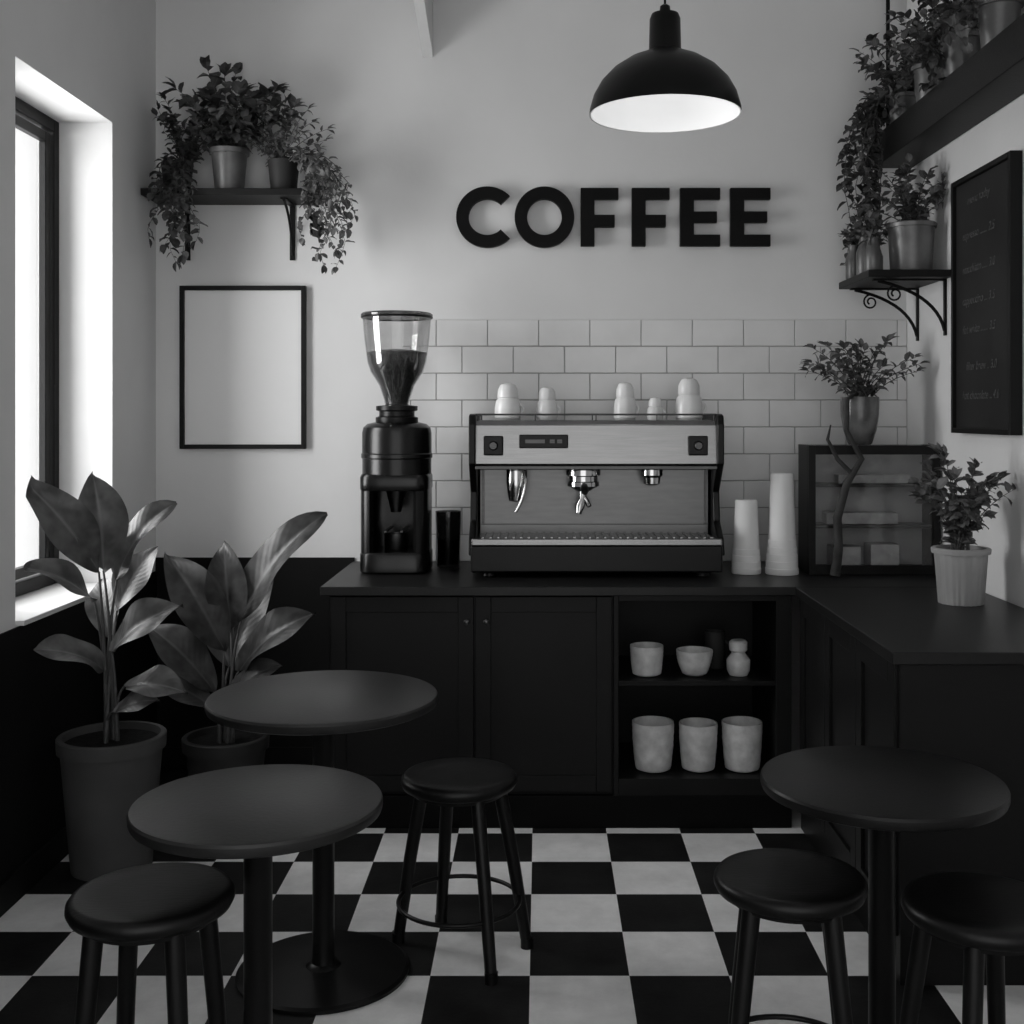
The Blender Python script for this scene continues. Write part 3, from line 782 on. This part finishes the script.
stool(.562,2.63,.57,.170,(35,125,215,305),.19)
stool(.942,2.48,.572,.170,(60,150,240,330),.19)

# ------------------------------------------------------------ big plants
def bigplant(name,x,y,rt,rb,h,leaves,mat,potmat,seed,n=14):
    rng=random.Random(seed)
    e=empty(name,(x,y,0))
    pot(e,(x,y,0.001),rt,rb,h,potmat,wall=.012,rim=.05)
    bm=bmesh.new(); uvl=bm.loops.layers.uv.new('UVMap'); bs=bmesh.new()
    cl=(XL+.03,3,3.3,YB-.03,0)
    for (b,t,W,nr) in leaves:
        b=Vector((x+b[0],y+b[1],b[2])); t=Vector((x+t[0],y+t[1],t[2]))
        root=Vector((x+rng.uniform(-.03,.03),y+rng.uniform(-.03,.03),h-.03))
        st=bez(root,root.lerp(b,.6)+Vector((-(b-root).x*.4,0,.05)),b,10)
        add_tube(bs,[clampv(q,cl) for q in st],[.009-.0006*i for i in range(10)],8)
        L=(t-b).length*1.1
        d=(t-b).normalized()
        add_leaf(bm,uvl,b,(d+Vector(nr)*.32).normalized(),Vector(nr),L,W*1.05,bend=.95,fold=.36,n=n,across=5,wav=.10,clamp=cl,peak=.48,rng=rng)
    bm_link('leaves',bm,mat,e,None,recalc=False)
    bm_link('stems',bs,M_stem,e,60)
P1=[((-.035,-.03,1.05),(-.16,-.26,1.378),.15,(.35,-.8,.5)),
    ((-.03,0,1.05),(-.042,-.05,1.375),.17,(.6,-1,.1)),
    ((.018,0,1.016),(.195,-.03,1.289),.14,(-.4,-.8,.6)),
    ((-.05,-.03,.945),(-.18,-.26,1.142),.12,(.1,-.6,.8)),
    ((.007,-.02,.768),(.237,-.06,.938),.14,(-.3,-.8,.7)),
    ((-.018,-.02,.70),(-.14,-.19,.84),.13,(.1,-.6,.8)),
    ((.053,-.02,.645),(.27,-.06,.64),.12,(0,-.7,.9)),
    ((.03,-.05,.56),(.177,-.1,.627),.10,(0,-.6,.8)),
    ((.0,.05,.9),(.10,.12,1.12),.12,(0,-.7,.5)),
    ((-.02,.04,.8),(-.10,.15,1.0),.11,(0,-.7,.5))]
bigplant('potted_rubber_plant',-1.515,4.14,.178,.135,.47,P1,M_leafbig,M_pot,3,18)
P2=[((0,-.02,.676),(-.177,-.1,1.05),.18,(.3,-.8,.4)),
    ((.06,0,.794),(.354,-.04,1.207),.17,(-.5,-.8,.3)),
    ((.02,0,.75),(0,-.03,1.08),.15,(.2,-1,.1)),
    ((.06,-.03,.6),(.326,-.1,.841),.16,(-.4,-.7,.6)),
    ((-.04,-.03,.52),(-.236,-.12,.794),.16,(.3,-.7,.6)),
    ((-.02,-.05,.45),(-.255,-.14,.617),.13,(.2,-.6,.8)),
    ((.02,-.04,.48),(.2,-.14,.66),.12,(-.2,-.6,.8)),
    ((.0,.05,.6),(.12,.2,.95),.13,(0,-.9,.3)),
    ((.0,.05,.6),(-.12,.2,.9),.13,(0,-.9,.3))]
bigplant('potted_banana_plant',-1.235,4.60,.16,.12,.34,P2,M_leafbigd,M_potd,8,18)

# ------------------------------------------------------------ lights
wld=bpy.data.worlds.new('World'); scene.world=wld; wld.use_nodes=True
bg=wld.node_tree.nodes['Background']; bg.inputs[0].default_value=g(1); bg.inputs[1].default_value=1.6
def area(name,loc,rot,sx,sy,e):
    l=bpy.data.lights.new(name,'AREA'); l.shape='RECTANGLE'; l.size=sx; l.size_y=sy; l.energy=e
    o=bpy.data.objects.new(name,l); o.location=loc; o.rotation_euler=rot; scene.collection.objects.link(o); return o
area('window_daylight',(XL-.9,4.1,2.1),(0,radians(-90),0),2.2,1.6,165)
l=bpy.data.lights.new('pendant_light','POINT'); l.energy=1.3; l.shadow_soft_size=.05
o=bpy.data.objects.new('pendant_light',l); o.location=(lx,ly,lz+.03); scene.collection.objects.link(o)

# ------------------------------------------------------------ camera
cd=bpy.data.cameras.new('camera'); cam=bpy.data.objects.new('camera',cd); scene.collection.objects.link(cam)
cam.location=(0,0,1.6); cam.rotation_euler=(radians(90),0,0)
cd.sensor_width=36; cd.lens=36*1170/1024
cd.shift_x=-28/1024; cd.shift_y=-97/1024
cd.clip_start=.05
scene.camera=cam
